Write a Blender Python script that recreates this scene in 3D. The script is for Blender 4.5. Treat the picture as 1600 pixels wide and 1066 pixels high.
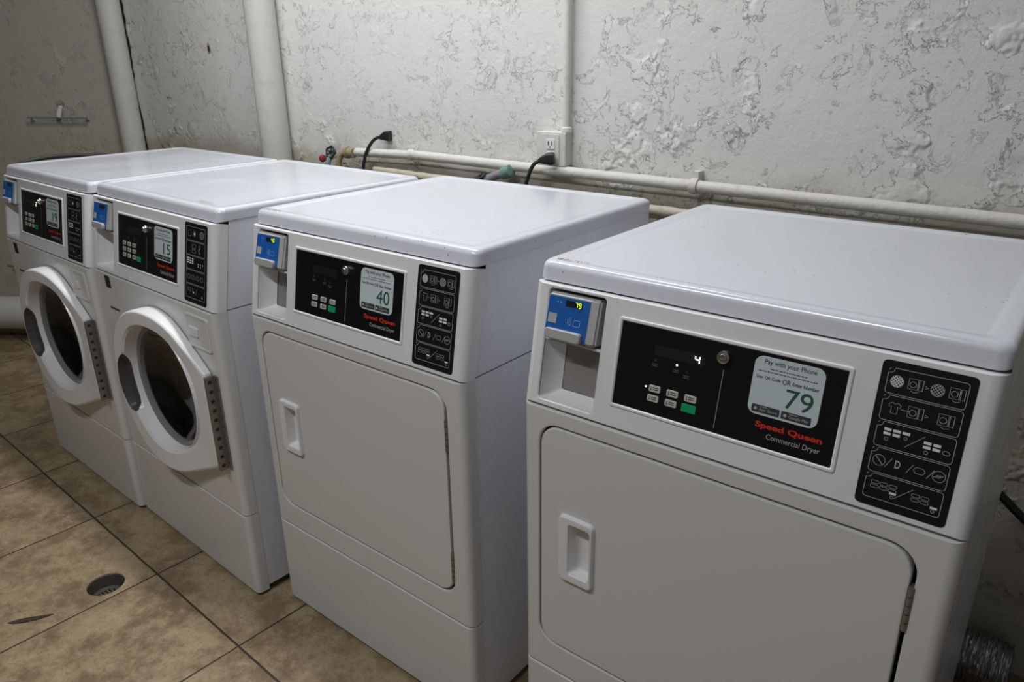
import bpy, bmesh, math, random
from mathutils import Vector, Matrix
for o in list(bpy.data.objects):
    bpy.data.objects.remove(o, do_unlink=True)
PI = math.pi
C = bpy.context.scene.collection
SC = bpy.context.scene

# ------------------------------------------------------------------ camera
cam_d = bpy.data.cameras.new('camera'); cam = bpy.data.objects.new('camera', cam_d); C.objects.link(cam)
SC.camera = cam
yaw, pitch, roll = .6824, -.3637, -.0142
fwd = Vector((-math.sin(yaw)*math.cos(pitch), math.cos(yaw)*math.cos(pitch), math.sin(pitch)))
rt = Vector((math.cos(yaw), math.sin(yaw), 0)); up = rt.cross(fwd)
r2 = rt*math.cos(roll)+up*math.sin(roll); u2 = -rt*math.sin(roll)+up*math.cos(roll)
cam.matrix_world = Matrix(((r2.x, u2.x, -fwd.x, 1.5391), (r2.y, u2.y, -fwd.y, -.9114), (r2.z, u2.z, -fwd.z, 1.3796), (0, 0, 0, 1)))
cam_d.sensor_width = 36; cam_d.lens = 36*1170.2/1600; cam_d.clip_start = .02

# ------------------------------------------------------------------ world, lights, exposure
w = bpy.data.worlds.new('world'); SC.world = w; w.use_nodes = True
bg = w.node_tree.nodes['Background']; bg.inputs[0].default_value = (.62, .75, 1, 1); bg.inputs[1].default_value = .2
SC.view_settings.view_transform = 'Standard'; SC.view_settings.look = 'None'
SC.view_settings.gamma = 1; SC.view_settings.use_curve_mapping = False
SC.view_settings.exposure = 0.0
def area(name, loc, sx, sy, power, col, rot=(0, 0, 0)):
    l = bpy.data.lights.new(name, 'AREA'); l.shape = 'RECTANGLE'; l.size = sx; l.size_y = sy
    l.energy = power; l.color = col
    o = bpy.data.objects.new(name, l); o.location = loc; o.rotation_euler = rot; C.objects.link(o)
    return o
area('ceiling_area_light', (-.3, .27, 2.65), 1.7, .10, 31, (.97, .985, 1))
area('ceiling_area_light', (.45, -1.35, 2.65), 1.3, .10, 29, (.96, .98, 1))  # added fill lamp, unseen, to brighten the machine fronts
area('added_side_fill', (3.15, -1.3, 1.2), 1.0, 1.8, 1.2, (.72, .82, 1), (0, PI/2, 0))  # weak cool fill, added at the opening to act as daylight

# ------------------------------------------------------------------ materials
def mat(name, col, rough=.5, metal=0, coat=0, emit=0, emit_col=None, spec=.5, trans=0):
    m = bpy.data.materials.new(name); m.use_nodes = True
    b = m.node_tree.nodes['Principled BSDF']
    b.inputs['Base Color'].default_value = (*col, 1); b.inputs['Roughness'].default_value = rough
    b.inputs['Metallic'].default_value = metal; b.inputs['Coat Weight'].default_value = coat
    b.inputs['Specular IOR Level'].default_value = spec
    b.inputs['Transmission Weight'].default_value = trans
    if emit:
        b.inputs['Emission Color'].default_value = (*(emit_col or col), 1); b.inputs['Emission Strength'].default_value = emit
    return m
class NT:
    def __init__(s, m): s.t = m.node_tree; s.b = s.t.nodes['Principled BSDF']
    def n(s, typ, ins=None, **kw):
        x = s.t.nodes.new(typ)
        for k, v in kw.items(): setattr(x, k, v)
        for k, v in (ins or {}).items():
            if hasattr(v, 'is_linked') or isinstance(v, bpy.types.NodeSocket): s.t.links.new(v, x.inputs[k])
            else: x.inputs[k].default_value = v
        return x
    def math(s, op, a, b=0.0, c=0.0):
        return s.n('ShaderNodeMath', {0: a, 1: b, 2: c}, operation=op).outputs[0]
    def noise(s, vec, scale, detail=4, rough=.5, dist=0):
        return s.n('ShaderNodeTexNoise', {'Vector': vec, 'Scale': scale, 'Detail': detail, 'Roughness': rough, 'Distortion': dist}).outputs['Fac']
    def smooth(s, v, a, b, lo=0.0, hi=1.0):
        return s.n('ShaderNodeMapRange', {'Value': v, 'From Min': a, 'From Max': b, 'To Min': lo, 'To Max': hi}, interpolation_type='SMOOTHSTEP').outputs[0]
    def mix(s, f, a, b):
        x = s.t.nodes.new('ShaderNodeMix'); x.data_type = 'RGBA'
        for k, v in ((0, f), (6, a), (7, b)):
            if isinstance(v, bpy.types.NodeSocket): s.t.links.new(v, x.inputs[k])
            else: x.inputs[k].default_value = v if k == 0 else (*v, 1)
        return x.outputs[2]
    def col(s, c): s.t.links.new(c, s.b.inputs['Base Color'])
    def rough(s, c): s.t.links.new(c, s.b.inputs['Roughness'])
    def bump(s, h, strength, dist):
        b = s.n('ShaderNodeBump', {'Height': h, 'Strength': strength, 'Distance': dist})
        s.t.links.new(b.outputs[0], s.b.inputs['Normal'])
    def pos(s): return s.n('ShaderNodeNewGeometry').outputs['Position']

def plaster(name, base, dirt, k=1.0):
    m = mat(name, base, .75); n = NT(m); P = n.pos()
    warp = n.n('ShaderNodeTexNoise', {'Vector': P, 'Scale': 7.0, 'Detail': 3.0}).outputs['Color']
    wv = n.n('ShaderNodeVectorMath', {0: warp, 1: (.13, .13, .13)}, operation='MULTIPLY').outputs[0]
    PW = n.n('ShaderNodeVectorMath', {0: P, 1: wv}, operation='ADD').outputs[0]
    # trowelled plateaus with torn edges, broken into clusters
    pl = n.noise(PW, 7.5, 9, .66)
    plate = n.smooth(pl, .530, .541)
    pl2 = n.noise(PW, 20, 6, .66)
    plate2 = n.smooth(pl2, .575, .592)
    mask = n.smooth(n.noise(P, 2.6, 3, .55), .46, .60)
    mask2 = n.smooth(n.noise(P, 4.1, 3, .6), .46, .58)
    brk = n.smooth(n.noise(P, 10, 3, .6), .44, .56)
    fine = n.noise(P, 130, 3, .65)
    grain = n.noise(P, 30, 4, .6)
    h = n.math('MULTIPLY', plate, n.math('MULTIPLY', n.math('MULTIPLY_ADD', mask, 1.0, .22), n.math('MULTIPLY_ADD', brk, .85, .15)))
    h = n.math('ADD', h, n.math('MULTIPLY', plate2, n.math('MULTIPLY', mask2, .7)))
    h = n.math('ADD', h, n.math('MULTIPLY', grain, .38))
    h = n.math('ADD', h, n.math('MULTIPLY', fine, .16))
    n.bump(h, .85*k, .0058)
    # grime caught along the torn edges, pin holes and worn patches
    edge = n.math('MULTIPLY', n.smooth(pl, .520, .531), n.smooth(pl, .541, .531))
    edge = n.math('MULTIPLY', edge, n.math('MULTIPLY', n.smooth(n.noise(P, 11, 3), .50, .62), .42))
    pits = n.math('MULTIPLY', n.smooth(pl2, .33, .29), .55)
    edge = n.math('MAXIMUM', edge, pits)
    blot = n.smooth(n.noise(P, 1.7, 5, .6), .35, .75, 0, .35)
    c = n.mix(blot, base, tuple(x*.9 for x in base))
    c = n.mix(edge, c, dirt)
    # yellowed, dirty plaster low down round the plumbing; darkened further to deepen the shade
    z = n.n('ShaderNodeSeparateXYZ', {0: P}).outputs[2]
    low = n.math('MULTIPLY', n.smooth(n.math('ADD', z, n.math('MULTIPLY', n.noise(P, 6, 4), .16)), 1.18, 1.09), .75)
    c = n.mix(low, c, (.40, .36, .27))
    # one small rusty anchor hole high between the drain pipes
    d = n.n('ShaderNodeVectorMath', {0: n.n('ShaderNodeVectorMath', {0: P, 1: (-1.516, .89, 1.424)}, operation='SUBTRACT').outputs[0], 1: (1., 1., .65)}, operation='MULTIPLY').outputs[0]
    d = n.n('ShaderNodeVectorMath', {0: d}, operation='LENGTH').outputs['Value']
    c = n.mix(n.smooth(n.math('ADD', d, n.math('MULTIPLY', n.noise(P, 60, 3), .012)), .023, .015), c, (.30, .17, .07))
    c = n.mix(n.smooth(d, .009, .006), c, (.05, .04, .03))
    n.col(c)
    return m
M = {}
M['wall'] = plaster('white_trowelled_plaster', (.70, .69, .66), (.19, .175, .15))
M['wall2'] = plaster('grey_trowelled_plaster', (.42, .40, .35), (.2, .18, .15), .8)  # left wall: darker base colour than the back wall
M['ceiling'] = mat('ceiling_paint', (.55, .55, .55), .9)
M['room'] = mat('dull_wall_paint', (.20, .19, .17), .9)

def tile_mat():
    m = mat('beige_stone_tile', (.42, .33, .22), .38); n = NT(m); P = n.pos()
    s = n.n('ShaderNodeSeparateXYZ', {0: P}); x, y = s.outputs[0], s.outputs[1]
    T = .4385; a = -.035
    u = n.math('SUBTRACT', n.math('MULTIPLY', x, math.cos(a)), n.math('MULTIPLY', y, -math.sin(a)))
    v = n.math('ADD', n.math('MULTIPLY', x, -math.sin(a)), n.math('MULTIPLY', y, math.cos(a)))
    u = n.math('DIVIDE', n.math('SUBTRACT', u, .062), T); v = n.math('DIVIDE', n.math('ADD', v, .1925), T)
    wob = n.math('MULTIPLY', n.math('SUBTRACT', n.noise(P, 30, 2), .5), .004)
    def line(q):
        f = n.math('FRACT', n.math('ADD', q, wob)); d = n.math('MINIMUM', f, n.math('SUBTRACT', 1.0, f))
        return n.smooth(d, .0045, .0085, 1, 0)
    g = n.math('MAXIMUM', line(u), line(v))
    idv = n.n('ShaderNodeCombineXYZ', {0: n.math('FLOOR', u), 1: n.math('FLOOR', v), 2: 0.0}).outputs[0]
    wn = n.n('ShaderNodeTexWhiteNoise', {'Vector': idv}, noise_dimensions='3D')
    off = n.n('ShaderNodeVectorMath', {0: wn.outputs['Color'], 1: (9., 9., 9.)}, operation='MULTIPLY').outputs[0]
    Q = n.n('ShaderNodeVectorMath', {0: P, 1: off}, operation='ADD').outputs[0]
    big = n.noise(Q, 7, 9, .72, .15); med = n.noise(Q, 24, 8, .75, .2); sm = n.noise(Q, 120, 4, .75)
    c = n.mix(n.smooth(big, .40, .60), (.22, .152, .085), (.39, .295, .18))
    c = n.mix(n.smooth(med, .48, .66, 0, .6), c, (.44, .355, .24))
    c = n.mix(n.smooth(med, .47, .3, 0, .6), c, (.15, .118, .08))
    c = n.mix(n.smooth(sm, .5, .68, 0, .55), c, (.16, .12, .08))
    c = n.mix(n.math('MULTIPLY', wn.outputs['Value'], .14), c, (.19, .14, .085))
    c = n.mix(g, c, (.05, .034, .022))
    n.col(c)
    n.rough(n.smooth(med, .3, .7, .32, .55))
    n.bump(n.math('SUBTRACT', n.math('MULTIPLY', med, .25), g), .5, .002)
    return m
M['tile'] = tile_mat()

def enamel(name, col, rough, k=1.0):
    m = mat(name, col, rough, coat=.25); m.node_tree.nodes['Principled BSDF'].inputs['Coat Roughness'].default_value = .12
    n = NT(m); P = n.pos()
    sc = n.smooth(n.noise(P, 5, 4, .6), .35, .75, rough*.85, rough*1.3); n.rough(sc)
    return m
M['enamel'] = enamel('white_enamel', (.74, .755, .81), .27)
M['plastic'] = enamel('white_console_plastic', (.78, .78, .79), .36)
M['door'] = enamel('white_door_enamel', (.66, .655, .645), .34)  # same white, lowered to put the fronts' weaker light into the colour
def lid_mat():
    m = enamel('lid_enamel', (.67, .69, .745), .20, .6); n = NT(m); P = n.pos()
    v = n.n('ShaderNodeTexVoronoi', {'Vector': P, 'Scale': 60.0}).outputs['Distance']
    sp = n.math('MULTIPLY', n.smooth(v, .13, .09), n.smooth(n.noise(P, 5, 3), .53, .60))
    sm = n.smooth(n.noise(P, 9, 5, .7), .55, .8, 0, .12)
    c = n.mix(sm, (.67, .69, .745), (.54, .53, .51)); c = n.mix(n.math('MULTIPLY', sp, .75), c, (.22, .2, .18)); n.col(c)
    return m
M['lid'] = lid_mat()
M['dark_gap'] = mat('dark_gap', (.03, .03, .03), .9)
M['black_panel'] = mat('black_gloss_overlay', (.006, .006, .007), .32, spec=.35)
M['black_label'] = mat('black_label', (.006, .006, .006), .5, spec=.3)
M['ink_white'] = mat('printed_white', (.42, .42, .43), .6)
M['ink_dim'] = mat('printed_grey', (.09, .09, .09), .6)
M['ink_bright'] = mat('printed_bright', (.75, .75, .76), .6)
M['ink_red'] = mat('printed_red', (.62, .028, .012), .5)
M['ink_black'] = mat('printed_black', (.03, .035, .04), .6)
M['ink_green'] = mat('printed_green', (.008, .085, .055), .6)
M['btn'] = mat('button_ivory', (.50, .49, .45), .5)
M['btn_green'] = mat('button_green', (.0, .33, .12), .45)
M['sticker'] = mat('sticker_paper', (.56, .64, .67), .35)
M['reader_blue'] = mat('reader_blue', (.008, .105, .40), .4)
M['reader_grey'] = mat('reader_grey', (.42, .42, .42), .4)
M['reader_dark'] = mat('reader_window', (.012, .015, .02), .2)
M['steel'] = mat('brushed_steel', (.30, .275, .24), .45, metal=.8)
M['cup_steel'] = mat('dull_steel_plate', (.33, .31, .30), .5, metal=.45)
M['chrome'] = mat('chrome', (.78, .75, .68), .22, metal=1)
M['lit_white'] = mat('lit_segments', (1, 1, 1), .5, emit=1.6)
M['lit_yellow'] = mat('lit_yellow_segments', (.75, 1, .05), .5, emit=.9)
M['drum'] = mat('dark_drum_steel', (.02, .02, .022), .4, metal=.4)
M['gasket'] = mat('grey_rubber_gasket', (.05, .05, .055), .45)
M['glass'] = mat('smoked_door_glass', (.20, .21, .225), .04, trans=1, spec=.25)
M['bezel'] = mat('grey_door_trim', (.20, .20, .21), .3)
M['grip'] = mat('smoky_grip_plastic', (.075, .07, .075), .35)
def rough_paint(name, col, dirt, amt=.6, bump=.5):
    m = mat(name, col, .6); n = NT(m); P = n.pos()
    a = n.noise(P, 22, 6, .7); n.col(n.mix(n.smooth(a, .5, .75, 0, amt), col, dirt)); n.bump(n.noise(P, 60, 4, .6), bump, .004)
    return m
M['pipe'] = rough_paint('painted_pipe', (.66, .64, .58), (.36, .33, .27), .35)
M['pipe_dirty'] = rough_paint('dirty_painted_pipe', (.55, .50, .40), (.30, .26, .19), .6, .8)
M['pipe_old'] = rough_paint('greyed_painted_pipe', (.54, .53, .49), (.3, .28, .23), .3, .25)
M['box'] = rough_paint('painted_box', (.68, .665, .61), (.33, .29, .22), .3, .2)
M['brass'] = rough_paint('tarnished_brass', (.30, .24, .14), (.12, .09, .05), .9)
M['teal'] = rough_paint('verdigris_fitting', (.16, .27, .24), (.14, .13, .11), .9)
M['tealdull'] = rough_paint('dull_grey_green_bar', (.20, .25, .23), (.2, .18, .15), .5)
M['hose_dark'] = rough_paint('dark_green_hose', (.025, .035, .03), (.12, .06, .035), .5)
M['valve_red'] = rough_paint('red_handle_paint', (.26, .025, .03), (.10, .03, .02), .8)
M['black_iron'] = mat('black_iron', (.02, .02, .02), .45)
M['cord'] = mat('black_rubber', (.012, .012, .013), .45)
M['grey_hose'] = rough_paint('grey_hose', (.20, .20, .21), (.1, .1, .1), .5)
M['foil'] = mat('aluminium_foil', (.55, .55, .56), .32, metal=1)
M['rust'] = rough_paint('rusty_iron', (.20, .10, .05), (.08, .04, .02), .8)
M['grate'] = rough_paint('corroded_grate', (.10, .085, .07), (.05, .04, .03), .8)
M['debris'] = mat('dark_debris', (.05, .03, .02), .8)

mat_tap = mat('tap_symbol_ink', (.25, .45, .75), .5)
mat_scrawl = mat('faded_red_print', (.45, .20, .24), .6)

# ------------------------------------------------------------------ mesh helpers
def finish(name, bm, m, parent=None, smooth=35, wn=True):
    bmesh.ops.remove_doubles(bm, verts=bm.verts, dist=1e-6)
    bmesh.ops.recalc_face_normals(bm, faces=bm.faces)
    me = bpy.data.meshes.new(name); bm.to_mesh(me); bm.free()
    for x in (m if isinstance(m, (list, tuple)) else [m]): me.materials.append(x)
    o = bpy.data.objects.new(name, me); C.objects.link(o)
    if parent: o.parent = parent
    if smooth:
        for p in me.polygons: p.use_smooth = True
        me.set_sharp_from_angle(angle=math.radians(smooth))
        if wn:
            wm = o.modifiers.new('weighted_normal', 'WEIGHTED_NORMAL'); wm.keep_sharp = True
    return o
def loop_pts(x0, z0, x1, z1, r, n):
    pts = []
    for cx, cz, a0 in ((x1-r, z1-r, 0), (x0+r, z1-r, 90), (x0+r, z0+r, 180), (x1-r, z0+r, 270)):
        for i in range(n):
            a = math.radians(a0+90*i/(n-1)); pts.append((cx+r*math.cos(a), cz+r*math.sin(a)))
    return pts
def loft(bm, loops, n=6, cap0=False, cap1=False, top=False, mi=0):
    """loops: (x0,z0,x1,z1,r,depth). front: point (x, depth, z); top=True: point (x, z, depth)"""
    rows = []
    for (x0, z0, x1, z1, r, d) in loops:
        rows.append([bm.verts.new((a, b, d) if top else (a, d, b)) for a, b in loop_pts(x0, z0, x1, z1, r, n)])
    N = 4*n
    for A, B in zip(rows, rows[1:]):
        for i in range(N):
            f = bm.faces.new((A[i], A[(i+1) % N], B[(i+1) % N], B[i])); f.material_index = mi
    if cap0: bm.faces.new(rows[0]).material_index = mi
    if cap1: bm.faces.new(rows[-1]).material_index = mi
    # degenerate quads of square corners are cleaned away
    bmesh.ops.dissolve_degenerate(bm, dist=1e-7, edges=bm.edges)
    return rows
def box(bm, x0, y0, z0, x1, y1, z1, mi=0):
    v = [bm.verts.new(p) for p in ((x0, y0, z0), (x1, y0, z0), (x1, y1, z0), (x0, y1, z0), (x0, y0, z1), (x1, y0, z1), (x1, y1, z1), (x0, y1, z1))]
    for f in ((0, 1, 2, 3), (4, 5, 6, 7), (0, 1, 5, 4), (1, 2, 6, 5), (2, 3, 7, 6), (3, 0, 4, 7)):
        bm.faces.new([v[i] for i in f]).material_index = mi
def rbox(bm, x0, y0, z0, x1, y1, z1, r=.003, b=.0015, n=4):
    """box whose front (low y) face has rounded corners and a softened edge"""
    loft(bm, [(x0, z0, x1, z1, r, y1), (x0, z0, x1, z1, r, y0+b), (x0+b*.3, z0+b*.3, x1-b*.3, z1-b*.3, r, y0+b*.3), (x0+b, z0+b, x1-b, z1-b, max(r-b, .0003), y0)], n, True, True)
def revolve(bm, prof, axis='z', seg=24, origin=(0, 0, 0), cap0=False, cap1=False, mi=0, squash=None):
    rows = []
    for r, h in prof:
        row = []
        for i in range(seg):
            a = 2*PI*i/seg; c, s = r*math.cos(a), r*math.sin(a)
            p = {'z': (c, s, h), 'y': (c, h, s), 'x': (h, c, s)}[axis]
            row.append(bm.verts.new(Vector(p)+Vector(origin)))
        rows.append(row)
    for A, B in zip(rows, rows[1:]):
        for i in range(seg): bm.faces.new((A[i], A[(i+1) % seg], B[(i+1) % seg], B[i])).material_index = mi
    if cap0: bm.faces.new(rows[0])
    if cap1: bm.faces.new(rows[-1])
def catmull(pts, k=8):
    P = [Vector(p) for p in pts]; P = [2*P[0]-P[1]]+P+[2*P[-1]-P[-2]]; out = []
    for i in range(1, len(P)-2):
        for j in range(k):
            t = j/k
            out.append(.5*((2*P[i])+(P[i+1]-P[i-1])*t+(2*P[i-1]-5*P[i]+4*P[i+1]-P[i+2])*t*t+(3*P[i]-P[i-1]-3*P[i+1]+P[i+2])*t**3))
    out.append(P[-2]); return out
def tube(bm, pts, r, seg=12, cap=True, rf=None):
    pts = [Vector(p) for p in pts]; rows = []; nrm = None
    for i, p in enumerate(pts):
        t = (pts[min(i+1, len(pts)-1)]-pts[max(i-1, 0)]).normalized()
        if nrm is None: nrm = t.orthogonal().normalized()
        nrm = (nrm-t*nrm.dot(t)).normalized(); bn = t.cross(nrm); R = r if rf is None else rf(i)
        rows.append([bm.verts.new(p+(nrm*math.cos(2*PI*k/seg)+bn*math.sin(2*PI*k/seg))*R) for k in range(seg)])
    for A, B in zip(rows, rows[1:]):
        for i in range(seg): bm.faces.new((A[i], A[(i+1) % seg], B[(i+1) % seg], B[i]))
    if cap: bm.faces.new(rows[0]); bm.faces.new(rows[-1])
def stroke(bm, pts, wd, y=0.0, closed=False, mi=0):
    """flat printed line through (x,z) points, width wd, lying at depth y"""
    P = [Vector(p) for p in pts]; n = len(P); L = []; R = []
    for i in range(n):
        a = P[i-1] if (closed or i > 0) else P[i]; b = P[(i+1) % n] if (closed or i < n-1) else P[i]
        d = (b-a); d = d.normalized() if d.length > 1e-9 else Vector((1, 0)); q = Vector((-d.y, d.x))*wd/2
        L.append(bm.verts.new((P[i].x+q.x, y, P[i].y+q.y))); R.append(bm.verts.new((P[i].x-q.x, y, P[i].y-q.y)))
    for i in range(n if closed else n-1):
        j = (i+1) % n; f = bm.faces.new((L[i], L[j], R[j], R[i])); f.material_index = mi
def flat(bm, pts, y=0.0, mi=0):
    f = bm.faces.new([bm.verts.new((a, y, b)) for a, b in pts]); f.material_index = mi
def frect(bm, x0, z0, x1, z1, y=0.0, r=0, mi=0):
    flat(bm, loop_pts(x0, z0, x1, z1, r, 4) if r else [(x0, z0), (x1, z0), (x1, z1), (x0, z1)], y, mi)
def circ(cx, cz, r, n=16, sx=1): return [(cx+r*sx*math.cos(2*PI*i/n), cz+r*math.sin(2*PI*i/n)) for i in range(n)]
SEG = {'0': 'abcdef', '1': 'bc', '2': 'abged', '4': 'fgbc', '5': 'afgcd', '7': 'abc', '9': 'abcdfg'}
def seg_digit(bm, ch, x, z, wd, ht, t, y, mi=0):
    h = ht/2; S = {'a': ((x, z+ht), (x+wd, z+ht)), 'b': ((x+wd, z+ht), (x+wd, z+h)), 'c': ((x+wd, z+h), (x+wd, z)), 'd': ((x, z), (x+wd, z)),
                   'e': ((x, z), (x, z+h)), 'f': ((x, z+h), (x, z+ht)), 'g': ((x, z+h), (x+wd, z+h))}
    for k in SEG[ch]:
        a, b = Vector(S[k][0]), Vector(S[k][1]); d = (b-a).normalized()*t*.35
        stroke(bm, [a+d, b-d], t, y, mi=mi)
def text_mesh(bm, s, x0, z0, x1, z1, y, bold=0.0, mi=0):
    cu = bpy.data.curves.new('lettering', 'FONT'); cu.body = s; cu.size = 1; cu.offset = bold; cu.resolution_u = 3
    o = bpy.data.objects.new('lettering', cu); C.objects.link(o)
    dg = bpy.context.evaluated_depsgraph_get(); me = bpy.data.meshes.new_from_object(o.evaluated_get(dg))
    xs = [v.co.x for v in me.vertices]; zs = [v.co.y for v in me.vertices]
    ax, bx, az, bz = min(xs), max(xs), min(zs), max(zs)
    vs = [bm.verts.new((x0+(v.co.x-ax)/(bx-ax)*(x1-x0), y, z0+(v.co.y-az)/(bz-az)*(z1-z0))) for v in me.vertices]
    for p in me.polygons:
        try: bm.faces.new([vs[i] for i in p.vertices]).material_index = mi
        except ValueError: pass
    bpy.data.objects.remove(o); bpy.data.curves.remove(cu); bpy.data.meshes.remove(me)
def ink(name, bm, m, parent, Mx=None):
    """printed marks: facing the front, flat shaded"""
    if Mx is not None: bm.transform(Mx)
    me = bpy.data.meshes.new(name); bm.to_mesh(me); bm.free()
    for x in (m if isinstance(m, (list, tuple)) else [m]): me.materials.append(x)
    o = bpy.data.objects.new(name, me); C.objects.link(o); o.parent = parent
    return o
def put(name, bm, m, parent, Mx, **k):
    if Mx is not None: bm.transform(Mx)
    return finish(name, bm, m, parent, **k)
def tag(o, label, cat, group=None):
    o['label'] = label; o['category'] = cat
    if group: o['group'] = group
    return o
def struct(o): o['kind'] = 'structure'; return o
def empty(name, loc, rz=0):
    o = bpy.data.objects.new(name, None); o.location = loc; o.rotation_euler = (0, 0, rz); o.empty_display_size = .1; C.objects.link(o); return o

# ------------------------------------------------------------------ setting
def quad_box(name, pts, z0, z1, m):
    bm = bmesh.new(); lo = [bm.verts.new((x, y, z0)) for x, y in pts]; hi = [bm.verts.new((x, y, z1)) for x, y in pts]; n = len(pts)
    for i in range(n): bm.faces.new((lo[i], lo[(i+1) % n], hi[(i+1) % n], hi[i]))
    bm.faces.new(lo); bm.faces.new(hi)
    return struct(finish(name, bm, m, smooth=0))
CZ = 2.70; WY = .89
quad_box('wall_back', [(-2.215, WY), (3.3, WY), (3.3, WY+.15), (-2.28, WY+.15)], 0, CZ, M['wall'])
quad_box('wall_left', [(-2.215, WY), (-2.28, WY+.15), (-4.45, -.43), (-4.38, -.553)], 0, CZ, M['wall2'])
quad_box('wall_far_left', [(-4.38, -.553), (-4.5, -.45), (-4.5, -3.4), (-4.38, -3.4)], 0, CZ, M['room'])
quad_box('wall_front', [(-4.5, -3.3), (3.3, -3.3), (3.3, -3.45), (-4.5, -3.45)], 0, CZ, M['room'])
# right wall with an unseen opening added for cool fill
quad_box('wall_right', [(3.2, WY), (3.3, WY), (3.3, -.8), (3.2, -.8)], 0, CZ, M['room'])
quad_box('wall_right_front', [(3.2, -1.8), (3.3, -1.8), (3.3, -3.3), (3.2, -3.3)], 0, CZ, M['room'])
quad_box('wall_right_above', [(3.2, -.8), (3.3, -.8), (3.3, -1.8), (3.2, -1.8)], 2.1, CZ, M['room'])
quad_box('ceiling', [(-4.5, WY+.15), (3.3, WY+.15), (3.3, -3.45), (-4.5, -3.45)], CZ, CZ+.1, M['ceiling'])
# floor with the round drain opening
DX, DY, DR = -.455, -.292, .049
bm = bmesh.new()
loft(bm, [(-4.5, -3.45, 3.3, 1.04, 0, 0), (DX-DR, DY-DR, DX+DR, DY+DR, DR, 0), (DX-DR, DY-DR, DX+DR, DY+DR, DR, -.012)], 10, top=True)
struct(finish('floor', bm, M['tile'], smooth=0))
dr = empty('floor_drain', (DX, DY, -.07))
tag(dr, 'round open floor drain with corroded strainer sunk in the beige tiles', 'drain')
bm = bmesh.new(); revolve(bm, [(DR+.001, .0675), (DR-.001, .066), (DR-.002, .03), (DR-.008, .022), (.02, .018), (.001, .018)], seg=40); finish('drain_bowl', bm, M['grate'], dr)
bm = bmesh.new()
revolve(bm, [(.0385, .0235), (.0385, .028), (.034, .029), (.034, .0235)], seg=32)
for k in range(-3, 4):
    hw = math.sqrt(.035**2-(k*.0095)**2); box(bm, -hw, k*.0095-.002, .0235, hw, k*.0095+.002, .0275)
box(bm, -.002, -.034, .024, .002, .034, .0282)
finish('strainer', bm, M['grate'], dr, smooth=0)
bm = bmesh.new(); random.seed(3)
pts = [(-.036, -.046), (-.024, -.020), (-.006, .004), (.016, .026), (.034, .046), (.030, .034), (.020, .010), (.002, -.018), (-.018, -.038)]
lo = [bm.verts.new((a*.9, b, .0005)) for a, b in pts]; hi = [bm.verts.new((a*.85, b*.95, .0022+random.random()*.001)) for a, b in pts]
for i in range(len(pts)): bm.faces.new((lo[i], lo[(i+1) % len(pts)], hi[(i+1) % len(pts)], hi[i]))
bm.faces.new(hi); bm.faces.new(lo)
o = finish('debris_sliver', bm, M['debris']); o.location = (-.469, -.480, 0); tag(o, 'thin dark sliver of debris lying on the floor tile near the drain', 'debris')

# ------------------------------------------------------------------ laundry machines
BW, DEP, H, ZP, ZT, YT, YS, ZS = .680, .6814, 1.060, .820, 1.0285, .0382, .036, .2568
LC = math.hypot(YT, ZT-ZP); AL = math.atan2(YT, ZT-ZP)
CON = Matrix.Translation((0, 0, ZP)) @ Matrix.Rotation(-AL, 4, 'X')      # console frame: x, depth, height along the slope

def side_prism(bm, prof, x0, x1):
    a = [bm.verts.new((x0, y, z)) for y, z in prof]; b = [bm.verts.new((x1, y, z)) for y, z in prof]; n = len(prof)
    for i in range(1, n): bm.faces.new((a[i], a[(i+1) % n], b[(i+1) % n], b[i]))   # edge 0 (the front) stays open behind the panels
    bm.faces.new(a); bm.faces.new(b)
def capped_panel(bm, z0, z1, hole=None, back=YS, R=.017, n=6, hole_loops=(), flat_cap=True):
    """front sheet with rounded vertical edges wrapping round to the sides; optional hole"""
    L = [(0, z0, BW, z1, .0, back)]
    L.append((0, z0, BW, z1, .0, R))
    for k in range(1, 6):
        t = k/5*PI/2; ix = R*(1-math.cos(t)); e = .0028*(1-math.cos(t))
        L.append((ix, z0+e, BW-ix, z1-e, 0, R*(1-math.sin(t))))
    L += list(hole_loops)
    loft(bm, L, n, cap1=not hole_loops)

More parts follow.
